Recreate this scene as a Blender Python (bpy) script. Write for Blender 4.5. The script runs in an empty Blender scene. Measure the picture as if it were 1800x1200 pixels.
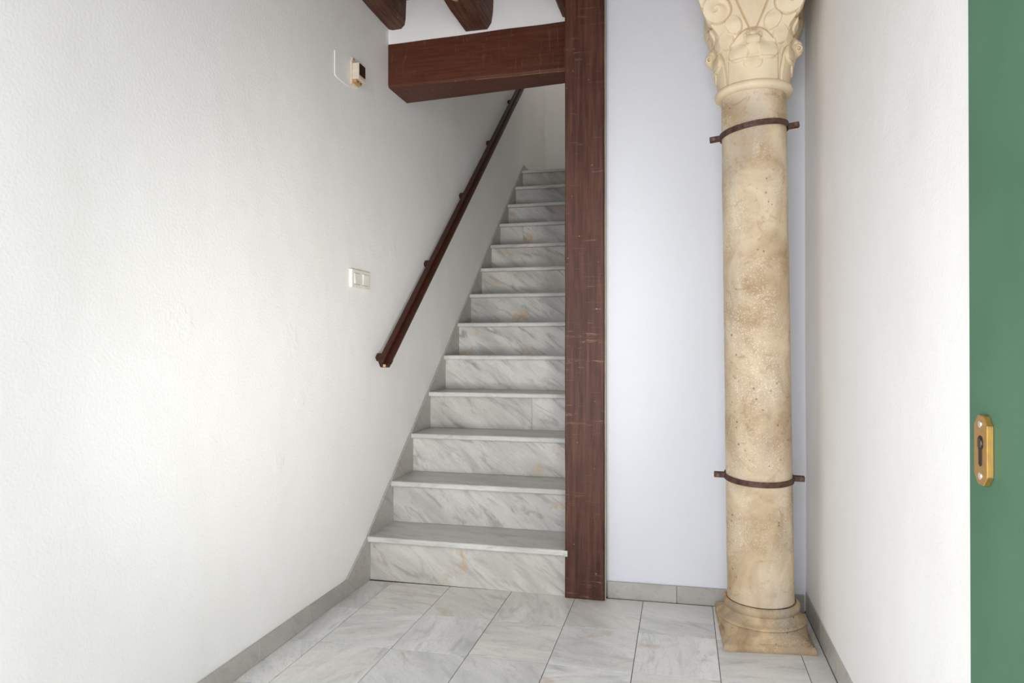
import bpy, bmesh, math, random
import numpy as np
from mathutils import Vector, Matrix, noise as mnoise

random.seed(7)
scene = bpy.context.scene
COL = scene.collection

# ------------------------------------------------------------------ camera
F_PX, YAW, PITCH, CAM_H = 1229.95, 0.239534, 0.00573, 1.00529
cam_data = bpy.data.cameras.new('camera')
cam_data.sensor_width = 36.0
cam_data.lens = 36.0 * F_PX / 1800.0
cam_data.clip_start = 0.02
cam = bpy.data.objects.new('camera', cam_data)
COL.objects.link(cam)
cam.location = (0, 0, CAM_H)
cam.rotation_euler = (math.pi / 2 + PITCH, 0, YAW)
scene.camera = cam

# ------------------------------------------------------------------ world, daylight, exposure
world = bpy.data.worlds.new('world')
scene.world = world
world.use_nodes = True
bg = world.node_tree.nodes['Background']
bg.inputs['Color'].default_value = (0.80, 0.90, 1.0, 1)
bg.inputs['Strength'].default_value = 1.0

def area_light(name, loc, rot, sx, sy, power, color, spread=180):
    d = bpy.data.lights.new(name, 'AREA')
    d.shape = 'RECTANGLE'; d.size = sx; d.size_y = sy
    d.energy = power; d.color = color; d.spread = math.radians(spread)
    o = bpy.data.objects.new(name, d); COL.objects.link(o)
    o.location = loc; o.rotation_euler = rot
    return o

# sky light that falls in through the open street door behind the camera
area_light('door_daylight', (-0.30, -0.27, 1.15), (math.radians(90), 0, 0), 1.38, 2.2, 46, (0.955, 0.965, 1.0), 180)
# light thrown in from the sunlit paving and the house fronts along the street, seen through the door
area_light('street_bounce_right', (0.28, -0.27, 0.42), (math.radians(102), 0, math.radians(26)), 0.22, 0.6, 5.0, (1.0, 0.98, 0.95), 44)
area_light('street_bounce_left', (-0.60, -0.27, 0.7), (math.radians(95), 0, math.radians(-40)), 0.60, 1.2, 5.0, (0.96, 0.98, 1.0), 90)
# added unseen lamp for the light from above on the upper landing
area_light('landing_top_lamp', (-0.88, 6.1, 4.75), (0, 0, 0), 0.7, 1.0, 4.6, (1.0, 0.96, 0.9))

scene.view_settings.view_transform = 'Standard'
scene.view_settings.look = 'None'
scene.view_settings.gamma = 1.0
scene.view_settings.use_curve_mapping = False
scene.view_settings.exposure = 0.0
scene.cycles.max_bounces = 6
scene.cycles.diffuse_bounces = 5
scene.cycles.glossy_bounces = 2
scene.cycles.adaptive_threshold = 0.05
scene.cycles.use_light_tree = False
scene.cycles.caustics_reflective = False

# ------------------------------------------------------------------ constants measured for the place (metres)
XL, XR = -1.3165, 0.448             # side wall faces
CEIL = 2.585
RISE, GOING = 0.19, 0.24546
Y1 = 2.758                          # first nosing
def back_y(x): return 2.829 + 0.024 * x
POST = (-0.458, -0.301, 2.765, 2.984)

# ------------------------------------------------------------------ helpers
def lin(r, g, b):
    f = lambda c: (c / 255 / 12.92) if c / 255 <= 0.04045 else ((c / 255 + 0.055) / 1.055) ** 2.4
    return (f(r), f(g), f(b), 1.0)

def mesh_obj(name, verts, faces, mat, parent=None, smooth=False):
    me = bpy.data.meshes.new(name)
    me.from_pydata([tuple(v) for v in verts], [], [tuple(f) for f in faces])
    bm = bmesh.new(); bm.from_mesh(me)
    bmesh.ops.recalc_face_normals(bm, faces=bm.faces)
    bm.to_mesh(me); bm.free()
    return link(name, me, mat, parent, smooth)

def link(name, me, mat, parent=None, smooth=False):
    if mat is not None and not me.materials: me.materials.append(mat)
    if smooth:
        for p in me.polygons: p.use_smooth = True
    o = bpy.data.objects.new(name, me); COL.objects.link(o)
    if parent is not None: o.parent = parent
    return o

def bm_obj(name, bm, mat, parent=None, smooth=False):
    bmesh.ops.recalc_face_normals(bm, faces=bm.faces)
    me = bpy.data.meshes.new(name); bm.to_mesh(me); bm.free()
    return link(name, me, mat, parent, smooth)

def auto_smooth(o, ang=40):
    for p in o.data.polygons: p.use_smooth = True
    o.data.set_sharp_from_angle(angle=math.radians(ang))
    return o

def add_box(bm, x0, x1, y0, y1, z0, z1):
    vs = [bm.verts.new((x, y, z)) for x in (x0, x1) for y in (y0, y1) for z in (z0, z1)]
    for f in ((0, 1, 3, 2), (4, 6, 7, 5), (0, 4, 5, 1), (2, 3, 7, 6), (0, 2, 6, 4), (1, 5, 7, 3)):
        bm.faces.new([vs[i] for i in f])
    return vs

def bevel_all(bm, w, seg=2, ang=25):
    bm.normal_update()
    es = [e for e in bm.edges if len(e.link_faces) == 2 and e.calc_face_angle(0) > math.radians(ang)]
    bmesh.ops.bevel(bm, geom=es, offset=w, segments=seg, affect='EDGES', profile=0.5)

def box(name, x0, x1, y0, y1, z0, z1, mat, parent=None, bev=0.0, seg=2):
    bm = bmesh.new(); add_box(bm, x0, x1, y0, y1, z0, z1)
    bmesh.ops.recalc_face_normals(bm, faces=bm.faces)
    if bev: bevel_all(bm, bev, seg)
    return bm_obj(name, bm, mat, parent)

def prism(name, pts, axis, a, b, mat, parent=None, bev=0.0, seg=1):
    """extrude a 2-D outline along an axis from a to b (x: pts are y,z; y: x,z; z: x,y)"""
    def P(p, t):
        return {'x': (t, p[0], p[1]), 'y': (p[0], t, p[1]), 'z': (p[0], p[1], t)}[axis]
    bm = bmesh.new()
    va = [bm.verts.new(P(p, a)) for p in pts]; vb = [bm.verts.new(P(p, b)) for p in pts]
    bm.faces.new(va); bm.faces.new(list(reversed(vb)))
    n = len(pts)
    for i in range(n): bm.faces.new((va[i], vb[i], vb[(i + 1) % n], va[(i + 1) % n]))
    bmesh.ops.recalc_face_normals(bm, faces=bm.faces)
    if bev: bevel_all(bm, bev, seg)
    return bm_obj(name, bm, mat, parent)

def disc(name, center, normal, r, t, mat, parent=None, n=20, bev=0.0):
    bm = bmesh.new()
    bmesh.ops.create_cone(bm, cap_ends=True, segments=n, radius1=r, radius2=r, depth=t)
    if bev: bevel_all(bm, bev, 2, 60)
    q = Vector((0, 0, 1)).rotation_difference(Vector(normal).normalized())
    bm.transform(Matrix.Translation(Vector(center)) @ q.to_matrix().to_4x4())
    o = bm_obj(name, bm, mat, parent); auto_smooth(o, 50)
    return o

def lathe(name, prof, mat, parent=None, n=96, jitter=0.0, sharp=50):
    vs, fs = [], []
    for j, (r, z) in enumerate(prof):
        for i in range(n):
            a = 2 * math.pi * i / n
            rr = r
            if jitter:
                rr += jitter * mnoise.noise(Vector((math.cos(a) * r * 22, math.sin(a) * r * 22, z * 22)))
            vs.append((rr * math.cos(a), rr * math.sin(a), z))
    m = len(prof)
    for j in range(m - 1):
        for i in range(n):
            k = (i + 1) % n
            fs.append((j * n + i, j * n + k, (j + 1) * n + k, (j + 1) * n + i))
    fs.append(tuple(range(n - 1, -1, -1))); fs.append(tuple((m - 1) * n + i for i in range(n)))
    o = mesh_obj(name, vs, fs, mat, parent)
    auto_smooth(o, sharp)
    return o

def empty(name, loc=(0, 0, 0)):
    o = bpy.data.objects.new(name, None); COL.objects.link(o); o.location = loc
    o.empty_display_size = 0.1
    return o

def tag(o, label, cat, group=None):
    o['label'] = label; o['category'] = cat; o['kind'] = 'thing'
    if group: o['group'] = group
    return o

def struct(o, label=None):
    o['kind'] = 'structure'
    if label: o['label'] = label
    return o

# ------------------------------------------------------------------ materials
class NT:
    def __init__(self, name):
        self.m = bpy.data.materials.new(name); self.m.use_nodes = True
        self.t = self.m.node_tree; self.b = self.t.nodes['Principled BSDF']
    def n(self, typ, **kw):
        nd = self.t.nodes.new(typ)
        for k, v in kw.items():
            if k.startswith('i_'):
                nd.inputs[int(k[2:]) if k[2:].isdigit() else k[2:].replace('_', ' ')].default_value = v
            else: setattr(nd, k, v)
        return nd
    def l(self, a, b): self.t.links.new(a, b)
    def noise(self, vec, scale, detail=4, rough=0.55, dist=0.0):
        nd = self.n('ShaderNodeTexNoise'); nd.inputs['Scale'].default_value = scale
        nd.inputs['Detail'].default_value = detail; nd.inputs['Roughness'].default_value = rough
        nd.inputs['Distortion'].default_value = dist
        if vec is not None: self.l(vec, nd.inputs['Vector'])
        return nd.outputs['Fac']
    def ramp(self, fac, stops, interp='LINEAR'):
        nd = self.n('ShaderNodeValToRGB'); cr = nd.color_ramp; cr.interpolation = interp
        while len(cr.elements) < len(stops): cr.elements.new(0.5)
        for e, (p, c) in zip(cr.elements, stops):
            e.position = p; e.color = c if len(c) == 4 else (*c, 1)
        self.l(fac, nd.inputs['Fac']); return nd.outputs['Color']
    def mix(self, fac, a, b, blend='MIX'):
        nd = self.n('ShaderNodeMix', data_type='RGBA', blend_type=blend)
        for s, v in ((0, fac), (6, a), (7, b)):
            if hasattr(v, 'is_output'): self.l(v, nd.inputs[s])
            else: nd.inputs[s].default_value = v
        return nd.outputs[2]
    def math(self, op, a, b=0.0):
        nd = self.n('ShaderNodeMath', operation=op)
        for s, v in ((0, a), (1, b)):
            if hasattr(v, 'is_output'): self.l(v, nd.inputs[s])
            else: nd.inputs[s].default_value = v
        return nd.outputs[0]
    def mapping(self, vec, scale=(1, 1, 1), rot=(0, 0, 0), loc=(0, 0, 0)):
        nd = self.n('ShaderNodeMapping')
        nd.inputs['Scale'].default_value = scale; nd.inputs['Rotation'].default_value = rot
        nd.inputs['Location'].default_value = loc
        self.l(vec, nd.inputs['Vector']); return nd.outputs['Vector']
    def coord(self): return self.n('ShaderNodeTexCoord').outputs['Object']
    def bump(self, h, strength, dist, prev=None):
        nd = self.n('ShaderNodeBump'); nd.inputs['Strength'].default_value = strength
        nd.inputs['Distance'].default_value = dist; self.l(h, nd.inputs['Height'])
        if prev is not None: self.l(prev, nd.inputs['Normal'])
        return nd.outputs['Normal']
    def out(self, color=None, rough=None, normal=None, metal=None, spec=None):
        for key, v in (('Base Color', color), ('Roughness', rough), ('Normal', normal), ('Metallic', metal), ('Specular IOR Level', spec)):
            if v is None: continue
            if hasattr(v, 'is_output'): self.l(v, self.b.inputs[key])
            else: self.b.inputs[key].default_value = v
        return self.m

G = lambda v: (v, v, v, 1)

PATCHES = [(-1.316, 2.16, 1.03, 0.055), (-1.316, 2.23, 0.81, 0.035), (-1.316, 2.095, 0.61, 0.035), (-1.316, 1.63, 1.07, 0.05), (-1.316, 3.04, 1.45, 0.05)]
def mat_plaster(name, base, dirt, dirt_amt, patches=()):
    t = NT(name); co = t.coord()
    n1 = t.noise(t.mapping(co, (1.3, 1.3, 0.8)), 2.2, 3, 0.6, 0.0)
    col = t.mix(t.ramp(n1, [(0.45, G(0)), (0.8, G(dirt_amt))]), base, dirt)
    v = t.n('ShaderNodeTexVoronoi', feature='F1'); t.l(co, v.inputs['Vector']); v.inputs['Scale'].default_value = 4.0
    pit = t.math('LESS_THAN', v.outputs['Distance'], 0.012)          # a few tiny dark pits
    col = t.mix(t.math('MULTIPLY', pit, 0.6), col, lin(110, 100, 88))
    fine = t.noise(co, 120, 1, 0.6)
    h = t.math('ADD', t.math('MULTIPLY', fine, 0.26), t.math('MULTIPLY', t.noise(co, 9, 1, 0.5), 0.7))
    if patches:                                                      # old filled patches in the plaster
        rough_ = t.noise(co, 34, 2, 0.6, 0.0)
        tot = None
        for (cx, cy, cz, rad) in patches:
            d = t.n('ShaderNodeVectorMath', operation='DISTANCE'); t.l(co, d.inputs[0]); d.inputs[1].default_value = (cx, cy, cz)
            m_ = t.math('SUBTRACT', 1.0, t.math('DIVIDE', t.math('ADD', d.outputs['Value'], t.math('MULTIPLY', rough_, rad * 1.6)), rad * 1.8))
            m_ = t.math('MINIMUM', t.math('MAXIMUM', t.math('MULTIPLY', m_, 5.0), 0.0), 1.0)
            tot = m_ if tot is None else t.math('MAXIMUM', tot, m_)
        h = t.math('ADD', h, t.math('MULTIPLY', tot, t.math('ADD', 0.0, t.math('MULTIPLY', rough_, 0.55))))
    return t.out(col, 0.75, t.bump(h, 0.60, 0.0045), spec=0.2)

M_wall_left = mat_plaster('white_plaster_patched', lin(240, 239, 237), lin(208, 200, 188), 0.16, PATCHES)
M_wall = mat_plaster('white_plaster', lin(240, 239, 237), lin(208, 200, 188), 0.16)
M_wall_back = mat_plaster('white_plaster_sky_tint', lin(222, 224, 230), lin(212, 210, 206), 0.12)  # dimmer, bluer base: the cast of the sky light is put into the colour

def mat_marble(name, base, grey, ochre_amt, ang, stretch, rough=0.28, spin=False):
    t = NT(name)
    co = t.coord()
    rnd = t.n('ShaderNodeObjectInfo').outputs['Random']
    off = t.n('ShaderNodeCombineXYZ')
    for i, k in enumerate((37.0, 91.0, 53.0)): t.l(t.math('MULTIPLY', rnd, k), off.inputs[i])
    add = t.n('ShaderNodeVectorMath', operation='ADD'); 
    vec = co
    if spin:
        vr = t.n('ShaderNodeVectorRotate', rotation_type='Z_AXIS'); t.l(co, vr.inputs['Vector'])
        t.l(t.math('MULTIPLY', t.math('FRACT', t.math('MULTIPLY', rnd, 7.3)), 2.6), vr.inputs['Angle']); vec = vr.outputs['Vector']
    vr2 = t.n('ShaderNodeVectorRotate', rotation_type='EULER_XYZ'); t.l(vec, vr2.inputs['Vector'])
    vr2.inputs['Rotation'].default_value = ang
    t.l(vr2.outputs['Vector'], add.inputs[0]); t.l(off.outputs[0], add.inputs[1])
    p = add.outputs[0]
    st = t.mapping(p, stretch)
    veins = t.noise(st, 5.0, 6, 0.62, 1.1)
    broad = t.noise(t.mapping(p, tuple(0.5 * s for s in stretch)), 4.0, 3, 0.5, 0.6)
    vm = t.ramp(veins, [(0.30, G(1)), (0.47, G(0.12)), (0.60, G(0)), (0.72, G(0.55))])
    col = t.mix(t.math('MULTIPLY', vm, 0.75), base, grey)
    col = t.mix(t.ramp(broad, [(0.40, G(0)), (0.75, G(0.55))]), col, grey)
    # thin darker threads
    thr = t.noise(t.mapping(p, tuple(s * 1.3 for s in stretch)), 7.0, 8, 0.68, 1.6)
    tm = t.math('SUBTRACT', 1.0, t.math('MINIMUM', t.math('MULTIPLY', t.math('ABSOLUTE', t.math('SUBTRACT', thr, 0.5)), 55.0), 1.0))
    col = t.mix(t.math('MULTIPLY', tm, 0.28), col, lin(120, 120, 118))
    och = t.noise(p, 6.0, 5, 0.65, 0.8)
    om = t.math('MULTIPLY', t.ramp(och, [(0.60, G(0)), (0.74, G(1))]), ochre_amt)
    col = t.mix(om, col, lin(196, 160, 112))
    # slabs differ from one another: some greyer, some with a warm cast
    r1 = t.math('FRACT', t.math('MULTIPLY', rnd, 17.7)); r2 = t.math('FRACT', t.math('MULTIPLY', rnd, 29.3))
    col = t.mix(t.math('MULTIPLY', r1, 0.28), col, grey)
    col = t.mix(t.ramp(r2, [(0.45, G(0)), (1.0, G(0.17 if spin else 0.08))]), col, lin(206, 188, 160))
    return t.out(col, rough, spec=0.4)

M_riser = mat_marble('marble_riser', lin(216, 214, 209), lin(128, 126, 122), 0.8, (0, math.radians(-38), 0), (1.0, 3, 4.2), 0.34)
M_tread = mat_marble('marble_tread', lin(214, 213, 209), lin(160, 160, 157), 0.30, (0, 0, 0.15), (1.0, 4, 4), 0.36)
M_tile = mat_marble('marble_floor_tile', lin(242, 242, 240), lin(180, 182, 183), 0.5, (0, 0, -0.5), (1.0, 3.5, 2), 0.34, spin=True)
M_skirt = mat_marble('marble_skirting', lin(186, 184, 178), lin(148, 146, 140), 0.35, (0.7, 0, 0), (2, 1, 3), 0.4)  # base darkened to take in the shade lying on the stair pieces

def mat_mortar():
    t = NT('dirty_mortar'); co = t.coord()
    c = t.ramp(t.noise(co, 30, 5), [(0.3, lin(92, 82, 68)), (0.7, lin(150, 140, 122))])
    return t.out(c, 0.9, t.bump(t.noise(co, 120, 3), 0.4, 0.003))
M_mortar = mat_mortar()

def mat_wood(name, dark, light, scr, along, rough, scr_amt):
    """painted timber: fine grain along one axis, pale scratches across it"""
    t = NT(name); co = t.coord()
    sc = [14.0, 14.0, 14.0]; sc[along] = 0.9
    g = t.noise(t.mapping(co, sc), 5, 5, 0.6, 0.3)
    blot = t.noise(co, 4.5, 4, 0.6)
    col = t.mix(t.ramp(g, [(0.3, G(0)), (0.72, G(1))]), dark, light)
    col = t.mix(t.ramp(blot, [(0.35, G(0)), (0.7, G(0.5))]), col, dark)
    s2 = [3.0, 3.0, 3.0]; s2[along] = 30.0
    sn = t.noise(t.mapping(co, s2, (0.12, 0.18, 0.1)), 3.0, 6, 0.75, 0.6)
    sm = t.ramp(sn, [(0.585, G(0)), (0.64, G(1))])
    patch = t.ramp(t.noise(co, 5, 3), [(0.42, G(0)), (0.62, G(1))])
    col = t.mix(t.math('MULTIPLY', t.math('MULTIPLY', sm, patch), scr_amt), col, scr)
    v = t.n('ShaderNodeTexVoronoi', feature='F1'); t.l(co, v.inputs['Vector']); v.inputs['Scale'].default_value = 16.0
    dots = t.math('LESS_THAN', v.outputs['Distance'], 0.05)
    col = t.mix(t.math('MULTIPLY', dots, 0.5), col, scr)
    b = t.bump(g, 0.35, 0.004)
    b = t.bump(sn, 0.12, 0.003, b)
    b = t.bump(t.noise(co, 9, 3), 0.3, 0.012, b)
    return t.out(col, rough, b, spec=0.25)

M_post = mat_wood('brown_painted_post', lin(58, 32, 23), lin(100, 64, 49), lin(150, 118, 100), 2, 0.5, 0.6)
M_beam = mat_wood('brown_painted_beam', lin(74, 38, 24), lin(98, 56, 40), lin(150, 112, 88), 0, 0.45, 0.5)
M_joist = mat_wood('brown_painted_joist', lin(62, 35, 26), lin(118, 79, 62), lin(170, 140, 105), 1, 0.6, 0.45)
M_rail = mat_wood('dark_varnished_rail', lin(52, 26, 17), lin(76, 42, 30), lin(110, 76, 56), 1, 0.5, 0.2)
M_rawwood = mat_wood('worn_raw_timber', lin(150, 122, 80), lin(206, 182, 138), lin(226, 206, 166), 1, 0.8, 0.4)
M_greywood = mat_wood('weathered_grey_edge', lin(150, 142, 130), lin(198, 192, 180), lin(206, 200, 190), 2, 0.85, 0.4)
M_worn = mat_wood('worn_paint_edge', lin(104, 70, 50), lin(160, 126, 94), lin(190, 160, 126), 0, 0.7, 0.5)
M_ceil = mat_wood('brown_ceiling_board', lin(96, 62, 48), lin(130, 92, 74), lin(150, 116, 92), 1, 0.7, 0.2)

def mat_stone(name, a, b_, spot, grey, bumpy, speck):
    t = NT(name); co = t.coord()
    n1 = t.noise(t.mapping(co, (1, 1, 0.7), (0, 0.7, 0)), 7, 6, 0.62, 0.7)
    col = t.ramp(n1, [(0.36, a), (0.5, tuple(0.5 * (x + y) for x, y in zip(a, b_))), (0.64, b_)])
    n2 = t.noise(t.mapping(co, (1, 1, 0.5), (0.3, 0.5, 0)), 3.2, 4, 0.6, 0.5)
    col = t.mix(t.ramp(n2, [(0.46, G(0)), (0.66, G(0.75))]), col, grey)
    sp = t.noise(co, 190, 4, 0.7)
    pm = t.math('MULTIPLY', t.ramp(sp, [(0.53, G(0)), (0.60, G(1))]), t.ramp(t.noise(co, 5.5, 3), [(0.42, G(0)), (0.60, G(speck))]))
    col = t.mix(pm, col, spot)
    st = t.noise(t.mapping(co, (1, 1, 1.6), (0, 0.5, 0.2)), 14, 6, 0.7, 1.2)
    col = t.mix(t.ramp(st, [(0.55, G(0)), (0.68, G(min(0.55, bumpy)))]), col, lin(160, 130, 96))
    vv = t.n('ShaderNodeTexVoronoi', feature='F1'); t.l(co, vv.inputs['Vector']); vv.inputs['Scale'].default_value = 42.0
    pits = t.math('MULTIPLY', t.math('LESS_THAN', vv.outputs['Distance'], 0.16), t.ramp(t.noise(co, 8, 3), [(0.52, G(0)), (0.60, G(1))]))
    col = t.mix(t.math('MULTIPLY', pits, bumpy), col, lin(110, 88, 70))
    b = t.bump(t.noise(co, 70, 5, 0.65), 0.35 * bumpy + 0.05, 0.004)
    b = t.bump(n1, 0.2, 0.008, b)
    return t.out(col, 0.72, b, spec=0.3)

M_shaft = mat_stone('weathered_cream_marble', lin(176, 152, 120), lin(218, 200, 171), lin(236, 228, 212), lin(192, 182, 168), 0.7, 0.6)
M_base = mat_stone('worn_stone_base', lin(150, 126, 94), lin(204, 180, 142), lin(222, 208, 182), lin(146, 140, 130), 1.0, 0.3)
M_cap = mat_stone('carved_cream_stone', lin(216, 195, 160), lin(232, 214, 184), lin(238, 228, 208), lin(224, 208, 180), 0.05, 0.1)

def mat_flat(name, c, rough=0.5, metal=0.0, bump=0.0, c2=None, scale=40):
    t = NT(name); co = t.coord()
    n = t.noise(co, scale, 4)
    col = t.mix(t.ramp(n, [(0.35, G(0)), (0.7, G(1))]), c, c2 if c2 else tuple(min(1, x * 1.12) for x in c[:3]) + (1,))
    return t.out(col, rough, t.bump(n, bump, 0.002) if bump else None, metal)

M_iron = mat_flat('rusty_brown_iron', lin(66, 40, 32), 0.55, 0.2, 0.3, lin(100, 72, 60), 60)
M_bolt = mat_flat('bolt_metal', lin(120, 108, 96), 0.45, 0.7, 0.2, lin(82, 66, 56), 200)
M_plastic = mat_flat('ivory_plastic', lin(226, 222, 212), 0.4)
M_rocker = mat_flat('white_rocker', lin(228, 225, 217), 0.35)
M_slot = mat_flat('dark_slot', lin(60, 54, 46), 0.7)
M_oldplastic = mat_flat('yellowed_plastic', lin(214, 200, 180), 0.5, 0, 0.0, lin(226, 214, 198), 50)
M_amber = mat_flat('amber_terminal', lin(196, 160, 104), 0.5, 0, 0.1, lin(168, 132, 84), 200)
M_dark = mat_flat('dark_brown_window', lin(52, 34, 26), 0.4)
M_green = mat_flat('green_gloss_paint', lin(60, 97, 73), 0.62, 0, 0.06, lin(70, 107, 84), 4)
M_brass = mat_flat('worn_brass', lin(206, 160, 84), 0.36, 0.85, 0.1, lin(186, 148, 92), 120)
M_steel = mat_flat('bright_steel', lin(215, 213, 208), 0.3, 0.8)
M_black = mat_flat('keyhole_dark', lin(40, 26, 20), 0.5, 0.3)
M_street = mat_flat('pale_street_paving', lin(176, 170, 160), 0.85)

# ------------------------------------------------------------------ room shell
def wall_grid(name, origin, eu, ev, nu, nv, mat, amp, nrm, sc=1.6, back=0.08):
    """a plastered wall as a gently uneven sheet with thickness"""
    origin, eu, ev, nrm = map(Vector, (origin, eu, ev, nrm))
    vs, fs = [], []
    for j in range(nv + 1):
        for i in range(nu + 1):
            p = origin + eu * (i / nu) + ev * (j / nv)
            d = amp * mnoise.fractal(p * sc, 0.9, 2.0, 3)
            vs.append(p + nrm * d)
    for j in range(nv):
        for i in range(nu):
            a = j * (nu + 1) + i
            fs.append((a, a + 1, a + nu + 2, a + nu + 1))
    k = len(vs)
    c = [origin, origin + eu, origin + eu + ev, origin + ev]
    vs += [p - nrm * back for p in c]
    fs.append((k + 3, k + 2, k + 1, k))
    bot = list(range(nu + 1)); top = [nv * (nu + 1) + i for i in range(nu + 1)]
    lf = [j * (nu + 1) for j in range(nv + 1)]; rt = [j * (nu + 1) + nu for j in range(nv + 1)]
    fs.append(tuple([k, k + 1] + bot[::-1])); fs.append(tuple([k + 3] + top + [k + 2]))
    fs.append(tuple([k] + lf + [k + 3])); fs.append(tuple([k + 1, k + 2] + rt[::-1]))
    o = mesh_obj(name, vs, fs, mat)
    auto_smooth(o, 40)
    return struct(o)

wall_grid('wall_left', (XL, -0.30, 0.0), (0, 7.2, 0), (0, 0, 4.9), 180, 120, M_wall_left, 0.0022, (1, 0, 0))
wall_grid('wall_right', (XR + 0.003, -0.30, 0.0), (0, 3.2, 0), (0, 0, CEIL), 80, 64, M_wall, 0.003, (-1, 0, 0))
bwx0 = POST[1]
wall_grid('wall_back', (bwx0 - 0.02, back_y(bwx0 - 0.02), 0.0), (0.80, 0.024 * 0.80, 0), (0, 0, CEIL), 24, 64, M_wall_back, 0.0015, (0.024, -1, 0))
# wall over the beam, partition beside the stair, wall behind the landing
wall_grid('wall_above_beam', (XL, 2.9905, 2.385), (0.98, 0, 0), (0, 0, 2.5), 30, 60, M_wall, 0.002, (0, -1, 0), back=0.20)
w = box('wall_stair', -0.444, -0.335, 2.99, 6.9, 0, 4.88, M_wall); struct(w)
w = wall_grid('wall_landing', (XL, 6.78, 2.2), (0.86, 0, 0), (0, 0, 2.68), 20, 40, M_wall, 0.002, (0, -1, 0))
# street wall behind the camera, with the door opening
DX0, DX1, DZ = -1.00, 0.425, 2.32
bm = bmesh.new()
add_box(bm, XL - 0.1, DX0, -0.28, 0.05, 0, CEIL)
add_box(bm, DX1, XR + 0.1, -0.28, 0.05, 0, CEIL)
add_box(bm, DX0, DX1, -0.28, 0.05, DZ, CEIL)
struct(bm_obj('wall_front', bm, M_wall))
struct(box('ceiling', XL - 0.1, XR + 0.1, -0.30, 2.99, CEIL, CEIL + 0.06, M_ceil))
struct(box('ceiling_stairwell', XL - 0.1, -0.33, 2.99, 6.95, 4.88, 4.94, M_wall))
struct(box('ground_street', -6, 6, -8, -0.28, -0.12, -0.06, M_street))

# floor: mortar bed with marble tiles laid on it
floor = struct(box('floor', XL - 0.1, XR + 0.1, -0.30, 2.90, -0.06, -0.003, M_mortar))
XS = [-1.309, -1.2015, -0.943, -0.681, -0.418, -0.153, 0.1095, 0.372, 0.446]
ROW0, PITCH_Y, SK = 2.191, 0.308, 0.026
gap, gy = 0.0013, 0.0023
def tile(x0, x1, ya, yb, ymax=None):
    """one tile; ya/yb are row lines at x = 0, skewed like the real bed"""
    cx, cy = 0.5 * (x0 + x1), 0.5 * (ya + yb)
    h = random.uniform(-0.0004, 0.0006)
    pts = []
    for x, y in ((x0 + gap, ya + gy), (x1 - gap, ya + gy), (x1 - gap, yb - gy), (x0 + gap, yb - gy)):
        yy = y + SK * x
        if ymax is not None: yy = min(yy, ymax(x))
        pts.append((x - cx, yy - cy))
    o = prism('tile', pts, 'z', -0.012, 0.0, M_tile, floor)
    o.location = (cx, cy, h)
    return o
for r in range(-6, 2):
    ya, yb = ROW0 + r * PITCH_Y, ROW0 + (r + 1) * PITCH_Y
    for x0, x1 in zip(XS[:-1], XS[1:]):
        ym = None
        if r == 1: ym = lambda x: 2.786 if x < POST[0] + 0.03 else (2.79 if x < -0.25 else 2.806 + 0.024 * x)
        tile(x0, x1, ya, yb, ym)

# ------------------------------------------------------------------ skirting boards of marble
def skirting(name, pieces, fn):
    root = struct(empty(name))
    for a, b in pieces: fn(root, a, b)
    return root
def sk_left(root, a, b):
    o = box('skirting_tile', -0.006, 0.006, -(b - a) / 2 + .0006, (b - a) / 2 - .0006, 0, 0.066, M_skirt, root, 0.0015, 1)
    o.location = (-1.3125, (a + b) / 2, random.uniform(-.001, .001))
ed = [0.06, 0.42, 0.80, 1.10, 1.48, 1.972, 2.2824, 2.5435]
skirting('baseboard_left', list(zip(ed[:-1], ed[1:])), sk_left)
def sk_back(root, a, b):
    o = box('skirting_tile', -(b - a) / 2 + .0006, (b - a) / 2 - .0006, -0.006, 0.006, -0.003, 0.064, M_skirt, root, 0.0015, 1)
    m = (a + b) / 2; o.location = (m, back_y(m) - 0.0055, 0); o.rotation_euler.z = 0.024
skirting('baseboard_back', [(POST[1] + 0.006, -0.0249), (-0.0249, 0.27), (0.27, XR - 0.004)], sk_back)
def sk_right(root, a, b):
    o = box('skirting_tile', -0.006, 0.006, -(b - a) / 2 + .0006, (b - a) / 2 - .0006, 0, 0.082, M_skirt, root, 0.0015, 1)
    o.location = (XR + 0.005, (a + b) / 2, 0)
ed = [0.06, 0.55, 1.05, 1.55, 2.04, 2.5287, 2.822]
skirting('baseboard_right', list(zip(ed[:-1], ed[1:])), sk_right)

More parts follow.
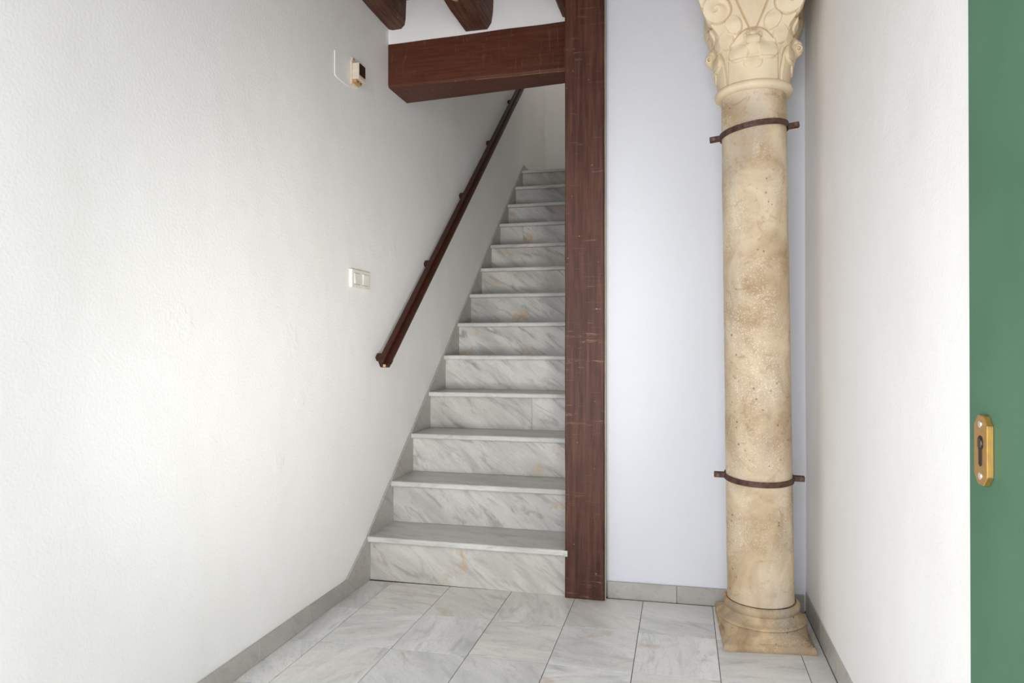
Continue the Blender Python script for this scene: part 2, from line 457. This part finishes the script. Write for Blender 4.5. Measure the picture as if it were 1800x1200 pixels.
# ------------------------------------------------------------------ staircase
stair = tag(empty('staircase', (-0.88, Y1, 0)), 'straight flight of grey veined marble steps climbing beside the left wall', 'staircase')
SX0, SX1 = -1.3095, -0.459
sx, sy = stair.location.x, stair.location.y
def stair_part(o, cx, cy, cz):
    o.parent = stair; o.location = (cx - sx, cy - sy, cz)
TT = 0.024
NOSE = [(0, -0.006), (0.0012, -0.0022), (0.005, 0.0), ]            # rounded upper nose
for n in range(1, 14):
    yn, zn = Y1 + (n - 1) * GOING, n * RISE
    depth = GOING + 0.045 if n < 13 else 6.78 - yn
    # tread profile in y,z (local, nose at 0, top at 0)
    prof = [(0, -0.007), (0.002, -0.0025), (0.006, 0), (depth, 0), (depth, -TT), (0.004, -TT), (0.0, -TT + 0.004)]
    bm = bmesh.new()
    x_end = -0.447 if n == 1 else SX1
    va = [bm.verts.new((SX0, y, z)) for y, z in prof]; vb = [bm.verts.new((x_end, y, z)) for y, z in prof]
    if n == 1:   # notched round the post: only the lip runs in front of it
        lip = POST[2] - yn - 0.001
        for v in vb: v.co.x = SX1
    bm.faces.new(va); bm.faces.new(vb[::-1]); m = len(prof)
    for i in range(m): bm.faces.new((va[i], vb[i], vb[(i + 1) % m], va[(i + 1) % m]))
    if n == 1:
        add_box(bm, SX1 - 0.001, x_end, 0, lip, -TT, -0.001)
    bm.transform(Matrix.Translation((-(SX0 + SX1) / 2, 0, 0)))
    o = bm_obj('tread', bm, M_tread); stair_part(o, (SX0 + SX1) / 2, yn, zn)
    # riser slab(s)
    zr0, zr1 = (n - 1) * RISE + (0.0005 if n > 1 else 0), zn - TT
    cuts = [SX0 + 0.0005, SX1]
    if n == 10: cuts = [SX0 + 0.0005, -1.135, SX1]
    if n == 4: cuts = [SX0 + 0.0005, -0.754, SX1]
    for a, b in zip(cuts[:-1], cuts[1:]):
        o = box('riser', -(b - a) / 2 + .0004, (b - a) / 2 - .0004, 0, 0.02, -(zr1 - zr0) / 2, (zr1 - zr0) / 2, M_riser, None, 0.0008, 1)
        stair_part(o, (a + b) / 2, yn + 0.027 + random.uniform(-.001, .001), (zr0 + zr1) / 2)
    # stepped skirting piece on the wall
    if n < 13:
        y2 = yn + GOING
        pts = [(0.004, 0.0), (GOING, RISE + 0.003), (GOING + 0.0265, RISE - TT), (GOING + 0.0265, 0.0)]
        o = prism('skirting_tile', pts, 'x', -0.0015, 0.004, M_skirt)
        stair_part(o, -1.311, yn, zn)
o = prism('skirting_tile', [(2.544, 0.0), (2.544, 0.0655), (2.5735, 0.068), (Y1 - 0.003, RISE - 0.006), (Y1 + 0.0265, RISE - TT), (Y1 + 0.0265, 0.0)], 'x', 0.0, 0.006, M_skirt)
stair_part(o, -1.3125, 0, 0); o.location.y = -sy
yl = Y1 + 12 * GOING
o = prism('skirting_tile', [(0.004, 0.0), (0.085, 0.066), (1.07, 0.066), (1.07, 0.0)], 'x', -0.0015, 0.004, M_skirt)
stair_part(o, -1.311, yl, 13 * RISE)

# ------------------------------------------------------------------ timber post, beam and joists
def timber(name, sections, mat, parent=None, axis='z', n_len=24, amp=0.002, bev=0.004, off=(0, 0, 0)):
    """beam from a start and an end outline (same count of points), slightly uneven along its length"""
    A, B = sections
    bm = bmesh.new(); rings = []
    for j in range(n_len + 1):
        t = j / n_len
        ring = []
        for a, b in zip(A, B):
            p = Vector(a).lerp(Vector(b), t)
            q = p * 5
            ring.append(bm.verts.new(p + amp * Vector((mnoise.noise(q), mnoise.noise(q + Vector((9, 3, 5))), mnoise.noise(q + Vector((2, 7, 1)))))))
        rings.append(ring)
    m = len(A)
    bm.faces.new(rings[0]); bm.faces.new(rings[-1][::-1])
    for r0, r1 in zip(rings[:-1], rings[1:]):
        for i in range(m): bm.faces.new((r0[i], r1[i], r1[(i + 1) % m], r0[(i + 1) % m]))
    bmesh.ops.recalc_face_normals(bm, faces=bm.faces)
    o = bm_obj(name, bm, mat, parent); auto_smooth(o, 22)
    return o

px0, px1, py0, py1 = POST
post = tag(empty('timber_post', ((px0 + px1) / 2, (py0 + py1) / 2, 0)), 'tall dark brown square timber post standing at the foot of the stairs', 'post')
hw, hd = (px1 - px0) / 2, (py1 - py0) / 2
c = 0.004
def post_ring(z, w0, w1):
    return [(w0, -hd + c, z), (w0 + c, -hd, z), (w1 - c, -hd, z), (w1, -hd + c, z), (w1, hd, z), (w0, hd, z)]
timber('shaft', (post_ring(0.001, -hw, hw), post_ring(CEIL - 0.001, -hw, hw + 0.002)), M_post, post, n_len=60, amp=0.0014)
# weathered strip of bare edge on the side towards the niche
e = box('bare_edge_strip', hw + 0.0004, hw + 0.0040, -hd + 0.007, -hd + 0.053, 0.003, CEIL - 0.003, M_greywood, post, 0.0008, 1)
e['label'] = 'weathered grey bare edge'
for (u, z, r) in ((0.045, 0.105, 0.004), (-0.028, 0.62, 0.003), (0.048, 1.15, 0.003), (-0.02, 1.44, 0.0028), (0.030, 1.72, 0.003), (-0.05, 1.60, 0.0025), (0.018, 2.06, 0.003), (-0.045, 2.10, 0.003)):
    disc('nail_head', (u, -hd - 0.0004, z), (0, -1, 0), r, 0.002, M_bolt, post, 10)

beam = tag(empty('timber_beam', (-0.88, 2.984, 2.194)), 'thick dark brown horizontal beam spanning from the left wall to the post above the stairs', 'beam')
bx, by, bz = beam.location
def bring(x, zf, zt, zb): # front-bottom, back-bottom, back-top, front-top
    c = 0.006
    return [(x - bx, c, zf + 0.001 - bz), (x - bx, 2 * c, zf - bz), (x - bx, 0.222, zb - bz), (x - bx, 0.222, zt - bz), (x - bx, 0.004, zt - bz), (x - bx, 0, zt - 0.005 - bz), (x - bx, 0, zf + 2 * c - bz)]
timber('body', (bring(XL + 0.002, 2.191, 2.390, 2.193), bring(-0.461, 2.193, 2.408, 2.224)), M_beam, beam, n_len=40, amp=0.0025)
def edge_ring(x):
    zf = 2.191 + 0.002 * (x - XL) / (-0.461 - XL) - bz
    return [(x - bx, 0.0052, zf + 0.0006), (x - bx, 0.0085, zf - 0.0012), (x - bx, 0.012, zf + 0.001), (x - bx, 0.007, zf + 0.003)]
e = timber('worn_edge', (edge_ring(-0.90), edge_ring(-0.463)), M_worn, beam, n_len=30, amp=0.0026)
e['label'] = 'pale worn line along the lower edge'
for (x, z) in ((-1.205, 2.232), (-0.86, 2.335)):
    disc('nail_head', (x - bx, -0.001, z - bz), (0, -1, 0), 0.003, 0.002, M_bolt, beam, 10)

def joist(label, pts, y0=0.05, y1=2.993, amp=0.006):
    cx = sum(p[0] for p in pts) / len(pts)
    o = tag(empty('ceiling_joist', (cx, y1, CEIL)), label, 'joist', 'old ceiling joists')
    A = [(x - cx, y0 - y1, z - CEIL) for x, z in pts]; B = [(x - cx, 0, z - CEIL) for x, z in pts]
    timber('body', (A, B), M_joist, o, n_len=70, amp=amp)
    return o, cx
T = CEIL + 0.001
joist('dark brown ceiling joist tight against the left wall', [(XL + 0.003, T), (XL + 0.003, 2.462), (XL + 0.022, 2.456), (-1.252, 2.458), (-1.236, 2.474), (-1.232, 2.50), (-1.230, T)])
j2, j2x = joist('brown ceiling joist with a worn bare patch, resting above the middle of the beam', [(-0.955, T), (-0.953, 2.430), (-0.944, 2.412), (-0.842, 2.412), (-0.824, 2.440), (-0.818, 2.49), (-0.816, T)])
joist('ceiling joist half hidden behind the top of the post', [(-0.532, T), (-0.526, 2.48), (-0.505, 2.43), (-0.48, 2.418), (-0.470, 2.42), (-0.4645, 2.45), (-0.4645, T)], amp=0.003)
# bare patch worn through the paint under the middle joist: a shallow chip-shaped facet
vs = []; N = 26
for i in range(N):
    a = 2 * math.pi * i / N
    rx = 0.042 * (1 + 0.12 * math.sin(3 * a + 1)); ry = 0.085 * (1 + 0.10 * math.sin(5 * a))
    vs.append((rx * math.cos(a), ry * math.sin(a)))
o = prism('bare_wood_patch', vs, 'z', 0, 0.016, M_rawwood, j2)
o.location = (-0.893 - j2x, 2.615 - 2.993, 2.4062 - CEIL)
o['label'] = 'pale bare wood where the paint has worn off'

# ------------------------------------------------------------------ handrail
rail = tag(empty('handrail', (-1.255, 2.83, 0.95)), 'dark brown wooden handrail fixed along the left wall above the stairs', 'handrail')
rl = rail.location
SL = 0.813
ang = math.atan(SL)
def rail_pt(y): return Vector((0, y - rl.y, 0.9904 + SL * (y - 2.854) - rl.z))
# section (x, n) with n measured square to the slope from the top
sec = [(-0.024, -0.003), (-0.021, 0), (-0.004, 0.001), (0.003, 0.0), (0.005, -0.004), (0.003, -0.009), (-0.004, -0.011), (-0.004, -0.020), (0.010, -0.0215), (0.0205, -0.0225), (0.0235, -0.026), (0.0235, -0.036), (0.020, -0.040), (-0.020, -0.040), (-0.024, -0.036)]
up = Vector((0, -math.sin(ang), math.cos(ang)))
bm = bmesh.new(); rings = []
for y in (2.826, 3.4, 4.0, 4.6, 5.2, 5.78):
    p = rail_pt(y); rings.append([bm.verts.new(p + Vector((x, 0, 0)) + up * n_) for x, n_ in sec])
bm.faces.new(rings[0]); bm.faces.new(rings[-1][::-1]); m = len(sec)
for r0, r1 in zip(rings[:-1], rings[1:]):
    for i in range(m): bm.faces.new((r0[i], r1[i], r1[(i + 1) % m], r0[(i + 1) % m]))
auto_smooth(bm_obj('rail', bm, M_rail, rail), 25)
# moulded lower end
dirv = Vector((0, math.cos(ang), math.sin(ang)))
def along_block(name, y, length, sc_, dn, mat):
    bm = bmesh.new(); rr = []
    p0 = rail_pt(y)
    for k, s in ((-0.5, 0.86), (-0.34, 1.0), (0.34, 1.0), (0.5, 0.86)):
        rr.append([bm.verts.new(p0 + dirv * (k * length) + Vector((x * s * sc_, 0, 0)) + up * ((n_ + 0.02) * s * sc_ - 0.02 + dn)) for x, n_ in sec])
    bm.faces.new(rr[0]); bm.faces.new(rr[-1][::-1])
    for r0, r1 in zip(rr[:-1], rr[1:]):
        for i in range(m): bm.faces.new((r0[i], r1[i], r1[(i + 1) % m], r0[(i + 1) % m]))
    return auto_smooth(bm_obj(name, bm, mat, rail), 30)
along_block('end_moulding', 2.818, 0.026, 1.06, 0.0, M_rail)
along_block('end_cap', 2.800, 0.022, 0.98, -0.001, M_rail)
chip = box('paint_chip', -0.004, 0.008, -0.002, 0.002, -0.012, 0.0, M_rawwood, rail, 0.001, 1)
chip.location = rail_pt(2.788) + up * -0.016; chip.location.x = 0.004
for y in (2.84, 3.43, 4.02, 4.62, 5.22):
    bm = bmesh.new()
    add_box(bm, XL - rl.x + 0.002, -0.018, -0.016, 0.016, -0.046, -0.020)
    bmesh.ops.recalc_face_normals(bm, faces=bm.faces); bevel_all(bm, 0.006, 2)
    bm.transform(Matrix.Translation(rail_pt(y)) @ Matrix.Rotation(ang, 4, 'X'))
    bm_obj('bracket', bm, M_rail, rail)

# ------------------------------------------------------------------ light switch
sw = tag(empty('light_switch', (XL, 2.69, 1.28)), 'white double rocker light switch on the left wall', 'switch')
box('back_box', 0.0, 0.006, -0.086, 0.086, -0.037, 0.037, M_plastic, sw, 0.001, 1)
fr = box('cover_plate', 0.006, 0.0125, -0.087, 0.087, -0.038, 0.038, M_plastic, sw, 0.0025, 2)
for s in (-1, 1):
    yy = s * 0.0385 - 0.002
    box('rocker_slot', 0.0122, 0.0129, yy - 0.0275, yy + 0.0275, -0.0235, 0.0235, M_slot, sw)
    bm = bmesh.new()
    vs = add_box(bm, 0.0115, 0.0155, yy - 0.027, yy + 0.027, -0.0222, 0.0222)
    for v in vs:
        if v.co.x > 0.013: v.co.x += 0.0022 * (1 if v.co.z * s > 0 else -0.4)
    bmesh.ops.recalc_face_normals(bm, faces=bm.faces); bevel_all(bm, 0.0008, 1)
    bm_obj('rocker', bm, M_rocker, sw)

# ------------------------------------------------------------------ old cover and fuse holder high on the wall
cp = prism('cover_panel', [(-0.060, 0.0505), (0.0600, 0.0505), (0.0590, -0.0520), (-0.0500, -0.0500), (-0.0610, -0.0430)], 'x', -0.002, 0.0016, M_wall, None, 0.0008, 1)
cp.location = (XL + 0.001, 2.5365, 2.1055)
tag(cp, 'flat painted-over cover panel on the left wall beside the small electrical box', 'cover')
fb = tag(empty('electrical_box', (XL, 2.604, 2.07)), 'small yellowed electrical box with a dark open front high on the left wall', 'electrical box')
box('back_plate', 0.0, 0.010, 0.0, 0.066, 0.002, 0.098, M_oldplastic, fb, 0.0015, 1)
box('body', 0.010, 0.040, 0.002, 0.064, 0.020, 0.086, M_oldplastic, fb, 0.002, 1)
box('front_opening', 0.0395, 0.0415, 0.006, 0.060, 0.036, 0.084, M_dark, fb, 0.0006, 1)['label'] = 'dark brown open front'
box('terminal_strip', 0.008, 0.026, 0.006, 0.060, 0.008, 0.021, M_amber, fb, 0.001, 1)['label'] = 'amber coloured terminal strip'
for y in (0.022, 0.048): disc('terminal_screw', (0.027, y, 0.0145), (1, 0, 0), 0.004, 0.002, M_bolt, fb, 12)
box('mounting_ear', 0.0, 0.010, 0.006, 0.030, 0.097, 0.112, M_oldplastic, fb, 0.0025, 2)
disc('fixing_hole', (0.0105, 0.017, 0.105), (1, 0, 0), 0.0025, 0.001, M_dark, fb, 10)

# ------------------------------------------------------------------ stone column
CX, CY = 0.2646, 2.60
LEAN = -0.0115                       # x drift per metre of height
column = tag(empty('stone_column', (CX, CY, 0)), 'old cream stone column with a carved capital standing in the corner by the right wall', 'column')
# base: worn plinth that slopes up from a squarish foot to the round mouldings
foot = [(0.132, 2.404), (0.419, 2.441), (0.412, 2.795), (0.118, 2.798)]
foot = [(x - CX, y - CY) for x, y in foot]
def foot_pt(a):
    """point of the foot outline seen from the axis at angle a"""
    d = Vector((math.cos(a), math.sin(a)))
    best = 9
    for i in range(4):
        p, q = Vector(foot[i]), Vector(foot[(i + 1) % 4])
        e = q - p; den = d.x * (-e.y) + e.x * d.y
        if abs(den) < 1e-9: continue
        t = (p.x * (-e.y) + e.x * p.y) / den
        s = (d.x * p.y - d.y * p.x) / den
        if t > 0 and -1e-6 <= s <= 1 + 1e-6: best = min(best, t)
    return best
NA = 160
angs = [2 * math.pi * i / NA for i in range(NA)]
for cxy in foot:                      # snap the nearest ray to each corner
    a = math.atan2(cxy[1], cxy[0]) % (2 * math.pi)
    k = min(range(NA), key=lambda i: abs((angs[i] - a + math.pi) % (2 * math.pi) - math.pi)); angs[k] = a
# levels: (z, mix of square foot -> circle, circle radius, foot inset)
lev = [(0.0, 0, 0, 0.001), (0.007, 0, 0, -0.003), (0.016, 0, 0, -0.002), (0.022, 0, 0, 0.003), (0.0255, 0.05, 0.17, 0.012), (0.034, 0.38, 0.163, 0.014), (0.044, 0.74, 0.152, 0.014), (0.052, 1, 0.146, 0), (0.0545, 1, 0.1435, 0),
       (0.056, 1, 0.147, 0), (0.060, 1, 0.149, 0), (0.064, 1, 0.147, 0), (0.067, 1, 0.141, 0), (0.070, 1, 0.135, 0), (0.078, 1, 0.127, 0), (0.086, 1, 0.1225, 0), (0.091, 1, 0.1215, 0), (0.094, 1, 0.124, 0), (0.098, 1, 0.1265, 0), (0.106, 1, 0.129, 0), (0.114, 1, 0.128, 0), (0.120, 1, 0.124, 0), (0.1215, 1, 0.1175, 0), (0.116, 1, 0.1125, 0), (0.115, 1, 0.08, 0)]
vs, fs = [], []
for z, mx, rc, ins in lev:
    for a in angs:
        rf = foot_pt(a) - ins
        r = rf * (1 - mx) + rc * mx
        nz = mnoise.noise(Vector((math.cos(a) * r * 30, math.sin(a) * r * 30, z * 30)))
        nz2 = mnoise.noise(Vector((math.cos(a) * r * 9, math.sin(a) * r * 9, z * 9 + 4)))
        r += 0.0022 * nz + 0.003 * nz2 * (1 - 0.6 * mx)
        vs.append((r * math.cos(a), r * math.sin(a), z))
m = len(lev)
for j in range(m - 1):
    for i in range(NA):
        k = (i + 1) % NA; fs.append((j * NA + i, j * NA + k, (j + 1) * NA + k, (j + 1) * NA + i))
fs.append(tuple(range(NA))); fs.append(tuple((m - 1) * NA + i for i in range(NA)))
auto_smooth(mesh_obj('base', vs, fs, M_base, column), 45)
vs = []
for i in range(14):
    a = 2 * math.pi * i / 14; vs.append((0.013 * math.cos(a) * (1 + .2 * math.sin(3 * a)), 0.010 * math.sin(a)))
o = prism('mortar_repair', vs, 'z', -0.004, 0.002, M_mortar, column); o.location = (0.137, -0.147, 0.0262); o.rotation_euler = (0.22, -0.18, 0.1)
o['label'] = 'dark grey mortar repair on the corner of the base'

# shaft
Z0, Z1 = 0.1225, 1.880
prof = []
NZ = 170
for j in range(NZ + 1):
    t = j / NZ; z = Z0 + (Z1 - Z0) * t
    prof.append((0.1115 - 0.0030 * t + (0.0012 if t < 0.01 else 0), z))
vs, fs = [], []; n = 128
for r, z in prof:
    for i in range(n):
        a = 2 * math.pi * i / n
        q = Vector((math.cos(a), math.sin(a), z * 9))
        rr = r + 0.0006 * mnoise.fractal(q * 3.5, 0.7, 2.1, 4) + 0.0010 * mnoise.noise(q * 0.9)
        vs.append((rr * math.cos(a) + LEAN * z, rr * math.sin(a), z))
for j in range(NZ):
    for i in range(n):
        k = (i + 1) % n; fs.append((j * n + i, j * n + k, (j + 1) * n + k, (j + 1) * n + i))
fs.append(tuple(range(n))); fs.append(tuple(NZ * n + i for i in range(n)))
auto_smooth(mesh_obj('shaft', vs, fs, M_shaft, column), 50)

# capital: ring, bell carved with leaves, volutes at the corners
def sstep(a, b, x):
    t = np.clip((x - a) / (b - a), 0, 1); return t * t * (3 - 2 * t)
NAc, NZc = 900, 300
z = np.linspace(0.028, 0.440, NZc)                       # local heights above the ring's underside
phi = np.linspace(0, 2 * np.pi, NAc, endpoint=False)
Z, PH = np.meshgrid(z, phi, indexing='ij')
A = (PH + np.pi / 4) % (np.pi / 2) - np.pi / 4           # angle from the nearest face centre
AZ = Z + 1.874                                           # absolute height
tq = sstep(1.99, 2.21, AZ)
Rb = 0.1165 + 0.010 * sstep(1.90, 2.02, AZ)
Rs = 0.138 + (0.236 - 0.138) * (np.abs(A) / (np.pi / 4)) ** 2.3
R = Rb * (1 - tq) + Rs * tq
X = R * np.sin(A)
H = np.zeros_like(R)
ax = np.abs(X)
def ell(cx, cz, rx, rz, rot=0.0):
    dx, dz = ax - cx, AZ - cz
    c, s = math.cos(rot), math.sin(rot)
    return np.sqrt(((dx * c + dz * s) / rx) ** 2 + ((-dx * s + dz * c) / rz) ** 2)
def pad(e, h, soft=0.22): return h * (1 - sstep(1 - soft, 1 + soft * 0.35, e))
def lobe(cx, cz, rx, rz, rot, h): return pad(ell(cx, cz, rx, rz, rot), h, 0.14) * (1 - 0.85 * sstep(cz - 0.2 * rz, cz + 1.0 * rz, AZ))
def line(d, w, h): return -2.5 * h * np.exp(-(d / (0.85 * w)) ** 2)
# big centre leaf with a grooved rim
za = np.clip((AZ - 1.975) / 0.100, 0, 1.6)
leaf = np.sqrt((ax / 0.080) ** 2 + za ** 2)
H += 0.005 * (1 - sstep(0.95, 1.02, leaf))
H += line((leaf - 1.0) * 0.08, 0.0022, 0.0050)
H -= 0.0045 * (1 - sstep(0.70, 0.93, leaf)) * sstep(2.005, 2.03, AZ)          # hollow under the rim
# its curled tip: the bright nose, and the two little scroll eyes
H += 0.032 * np.exp(-(X / 0.020) ** 2) * sstep(1.985, 2.022, AZ) * (1 - sstep(2.045, 2.075, AZ))
for_e = ell(0.0225, 2.046, 0.0075, 0.0115)
H += pad(for_e, 0.006, 0.3) + line((for_e - 0.72) * 0.01, 0.0016, 0.004)
# drooping lobes of the leaf
H += lobe(0.044, 1.995, 0.032, 0.030, 0.45, 0.0085)
H += lobe(0.0, 1.962, 0.030, 0.026, 0.0, 0.0055)
H += line(AZ - (1.978 + 0.0 * ax), 0.0020, 0.0016) * (leaf < 0.95)
# flanking stems beside the centre leaf
H += line(ax - 0.0895, 0.0018, 0.0028) * (1 - sstep(1.99, 2.02, AZ))
# lobes below the volutes
H += lobe(0.058, 2.090, 0.025, 0.032, -0.4, 0.0110)
H += lobe(0.084, 2.048, 0.023, 0.032, -0.3, 0.0120)
H += pad(ell(0.105, 2.000, 0.012, 0.022, -0.1), 0.0045)
# bell field between the volute stalks is lower
vx = 0.012 + 0.42 * np.clip(AZ - 2.075, 0, 1)
H += 0.008 * sstep(-0.003, 0.006, ax - vx) * sstep(2.07, 2.10, AZ)
H += line(ax - vx, 0.0022, 0.004) * (AZ > 2.07)
# spiral volute scroll near each corner
VX, VZ, VR = 0.1085, 2.142, 0.042
dx, dz = ax - VX, AZ - VZ
rho = np.sqrt(dx * dx + dz * dz) + 1e-6; th = np.arctan2(dz, dx)
disk = 1 - sstep(VR * 0.93, VR * 1.05, rho)
H += disk * 0.012
turn = np.log(rho / 0.0045) / 0.36 - (th + 2.2)
groove = 0.5 + 0.5 * np.cos(turn)
H -= disk * 0.0125 * groove ** 3 * (rho > 0.0035)
H += line(rho - VR, 0.0024, 0.006)
# shoulder of the volute band running out to the corner
H += 0.010 * sstep(0.10, 0.15, ax) * sstep(2.05, 2.11, AZ) * (1 - disk)
R2 = R + H
rn = np.random.RandomState(3)
vx_, vy_, vz_ = R2 * np.sin(PH), -R2 * np.cos(PH), Z
V = np.stack([vx_, vy_, vz_], -1).reshape(-1, 3)
idx = np.arange(NZc * NAc).reshape(NZc, NAc)
q = np.stack([idx[:-1, :], np.roll(idx, -1, 1)[:-1, :], np.roll(idx, -1, 1)[1:, :], idx[1:, :]], -1).reshape(-1, 4)
me = bpy.data.meshes.new('capital')
me.from_pydata(V.tolist(), [], q.tolist() + [idx[-1].tolist()])
capital = link('capital', me, M_cap, column, True)
capital.location = (LEAN * 1.9, 0, 1.874); capital.rotation_euler.z = math.radians(-5.5)
capital['label'] = 'capital carved with leaves and corner scrolls'
ringp = [(0.100, 0.001), (0.112, 0.000), (0.124, 0.003), (0.1300, 0.009), (0.1315, 0.016), (0.1295, 0.023), (0.124, 0.029), (0.116, 0.032), (0.100, 0.033)]
lathe('astragal_ring', ringp, M_cap, capital, 128, 0.0012)
# leaf tips curling out over each face, and the roll under each corner volute
def scroll_mesh(name, width, r0, turns, thick, mat, parent):
    """a curled tongue of stone: a strip wound into a spiral, its axis along x"""
    N = 40; out_, in_ = [], []
    for i in range(N + 1):
        t = i / N; a = t * turns * 2 * math.pi; r = r0 * (1 - 0.78 * t)
        out_.append((r * math.cos(a), r * math.sin(a))); 
        r2 = max(r - thick * (1 - 0.5 * t), 0.0006); in_.append((r2 * math.cos(a), r2 * math.sin(a)))
    vs, fs = [], []
    K = 7
    for k in range(K):
        s = -1 + 2 * k / (K - 1); w = width / 2 * s; q = math.sqrt(max(0.0, 1 - (abs(s) ** 3) * 0.5))
        for (y, zz) in out_ + in_[::-1]: vs.append((w, y * q, zz * q))
    P_ = 2 * (N + 1)
    for k in range(K - 1):
        for i in range(P_):
            j = (i + 1) % P_; fs.append((k * P_ + i, k * P_ + j, (k + 1) * P_ + j, (k + 1) * P_ + i))
    for k in (0, K - 1):
        for i in range(N): fs.append((k * P_ + i, k * P_ + i + 1, k * P_ + P_ - 2 - i, k * P_ + P_ - 1 - i))
    o = mesh_obj(name, vs, fs, mat, parent); auto_smooth(o, 45)
    return o
for k in range(4):
    a = k * math.pi / 2
    o = scroll_mesh('leaf_tip', 0.042, 0.0225, 1.6, 0.008, M_cap, capital)
    o.rotation_euler = (math.radians(20), 0, a)
    o.location = (math.sin(a) * 0.147, -math.cos(a) * 0.147, 2.026 - 1.874)
ab = 0.172
pts = []
for k in range(4):
    a0 = math.radians(45 + 90 * k)
    pts += [((ab + 0.02) * 1.32 * math.cos(a0 - 0.09), (ab + 0.02) * 1.32 * math.sin(a0 - 0.09)), ((ab + 0.02) * 1.32 * math.cos(a0 + 0.09), (ab + 0.02) * 1.32 * math.sin(a0 + 0.09))]
    for t in (0.25, 0.5, 0.75):
        aa = a0 + t * math.pi / 2; rr = 0.165 + 0.30 * (t - 0.5) ** 2
        pts.append((rr * math.cos(aa), rr * math.sin(aa)))
prism('abacus', pts, 'z', 0.43, 0.49, M_cap, capital, 0.006, 2)

# ------------------------------------------------------------------ iron clamps round the shaft
def clamp(label, zc, tilt_y, tilt_x):
    o = tag(empty('iron_clamp', (CX + LEAN * zc, CY, zc)), label, 'clamp', 'iron clamps round the column')
    o.rotation_euler = (tilt_x, tilt_y, 0)
    ri, t, h = 0.1130, 0.0038, 0.0095
    for half in (1, -1):
        bm = bmesh.new(); N = 40; rows = []
        for i in range(N + 1):
            a = math.pi * (0.012 + 0.976 * i / N) * (-half)
            c_, s_ = math.cos(a), math.sin(a)
            rows.append([bm.verts.new((r * c_, r * s_, zz)) for r, zz in ((ri, -h), (ri + t, -h), (ri + t, h), (ri, h))])
        for r0, r1 in zip(rows[:-1], rows[1:]):
            for i in range(4): bm.faces.new((r0[i], r1[i], r1[(i + 1) % 4], r0[(i + 1) % 4]))
        bm.faces.new(rows[0]); bm.faces.new(rows[-1][::-1])
        auto_smooth(bm_obj('band', bm, M_iron, o), 40)
        for s in (-1, 1):
            x0, x1 = s * (ri + 0.0005), s * (ri + 0.038)
            y0, y1 = (-0.0085, -0.0045) if half == 1 else (0.0045, 0.0085)
            box('ear', min(x0, x1), max(x0, x1), y0, y1, -h, h, M_iron, o, 0.0015, 1)
    for s in (-1, 1):
        disc('bolt', (s * (ri + 0.026), 0, 0), (0, 1, 0), 0.0040, 0.022, M_bolt, o, 12)
        disc('bolt_head', (s * (ri + 0.026), -0.0100, 0), (0, -1, 0), 0.0062, 0.004, M_bolt, o, 6)
    return o
clamp('upper rusty iron clamp band tilted round the column just below the capital', 1.757, math.radians(-6.6), 0.0)
clamp('lower rusty iron clamp band round the lower part of the column', 0.545, math.radians(0.7), math.radians(4.5))

# ------------------------------------------------------------------ green street door standing open against the right wall
DXF = 0.370
door = struct(empty('door_1', (DXF, 0.10, 0)), 'green painted street door standing open along the right wall')
yE = 1.0498 - 0.10
box('leaf', 0.0, 0.044, 0.0, yE, 0.012, 2.30, M_green, door, 0.002, 2)
lock = prism('lock_plate', [(-0.020, -0.0435 + 0.012), (-0.0085, -0.0435), (0.0085, -0.0435), (0.020, -0.0435 + 0.012), (0.020, 0.0435 - 0.012), (0.0085, 0.0435), (-0.0085, 0.0435), (-0.020, 0.0435 - 0.012)], 'x', -0.0076, 0.0, M_brass, door, 0.0008, 1)
lock.location = (0, 0.9931 - 0.10, 0.874)
lock['label'] = 'worn brass lock plate with a keyhole'
def lockpart(o):
    return o
for z_ in (-0.0325, 0.0325):
    disc('screw', (-0.0078, 0.001, z_), (-1, 0, 0), 0.0046, 0.0016, M_steel, lock, 16, 0.0004)
pts = []
for i in range(17):
    a = math.radians(-55 + 290 * i / 16); pts.append((0.0085 * math.cos(a), 0.009 + 0.0095 * math.sin(a)))
pts += [(-0.0048, -0.018), (0, -0.0205), (0.0048, -0.018)]
prism('keyhole', pts, 'x', -0.0081, -0.0072, M_black, lock)
disc('cylinder_plug', (-0.0085, -0.001, 0.009), (-1, 0, 0), 0.0058, 0.0016, M_bolt, lock, 18, 0.0005)
box('key_slot', -0.0097, -0.0090, -0.0016, 0.0000, 0.0045, 0.0135, M_black, lock)
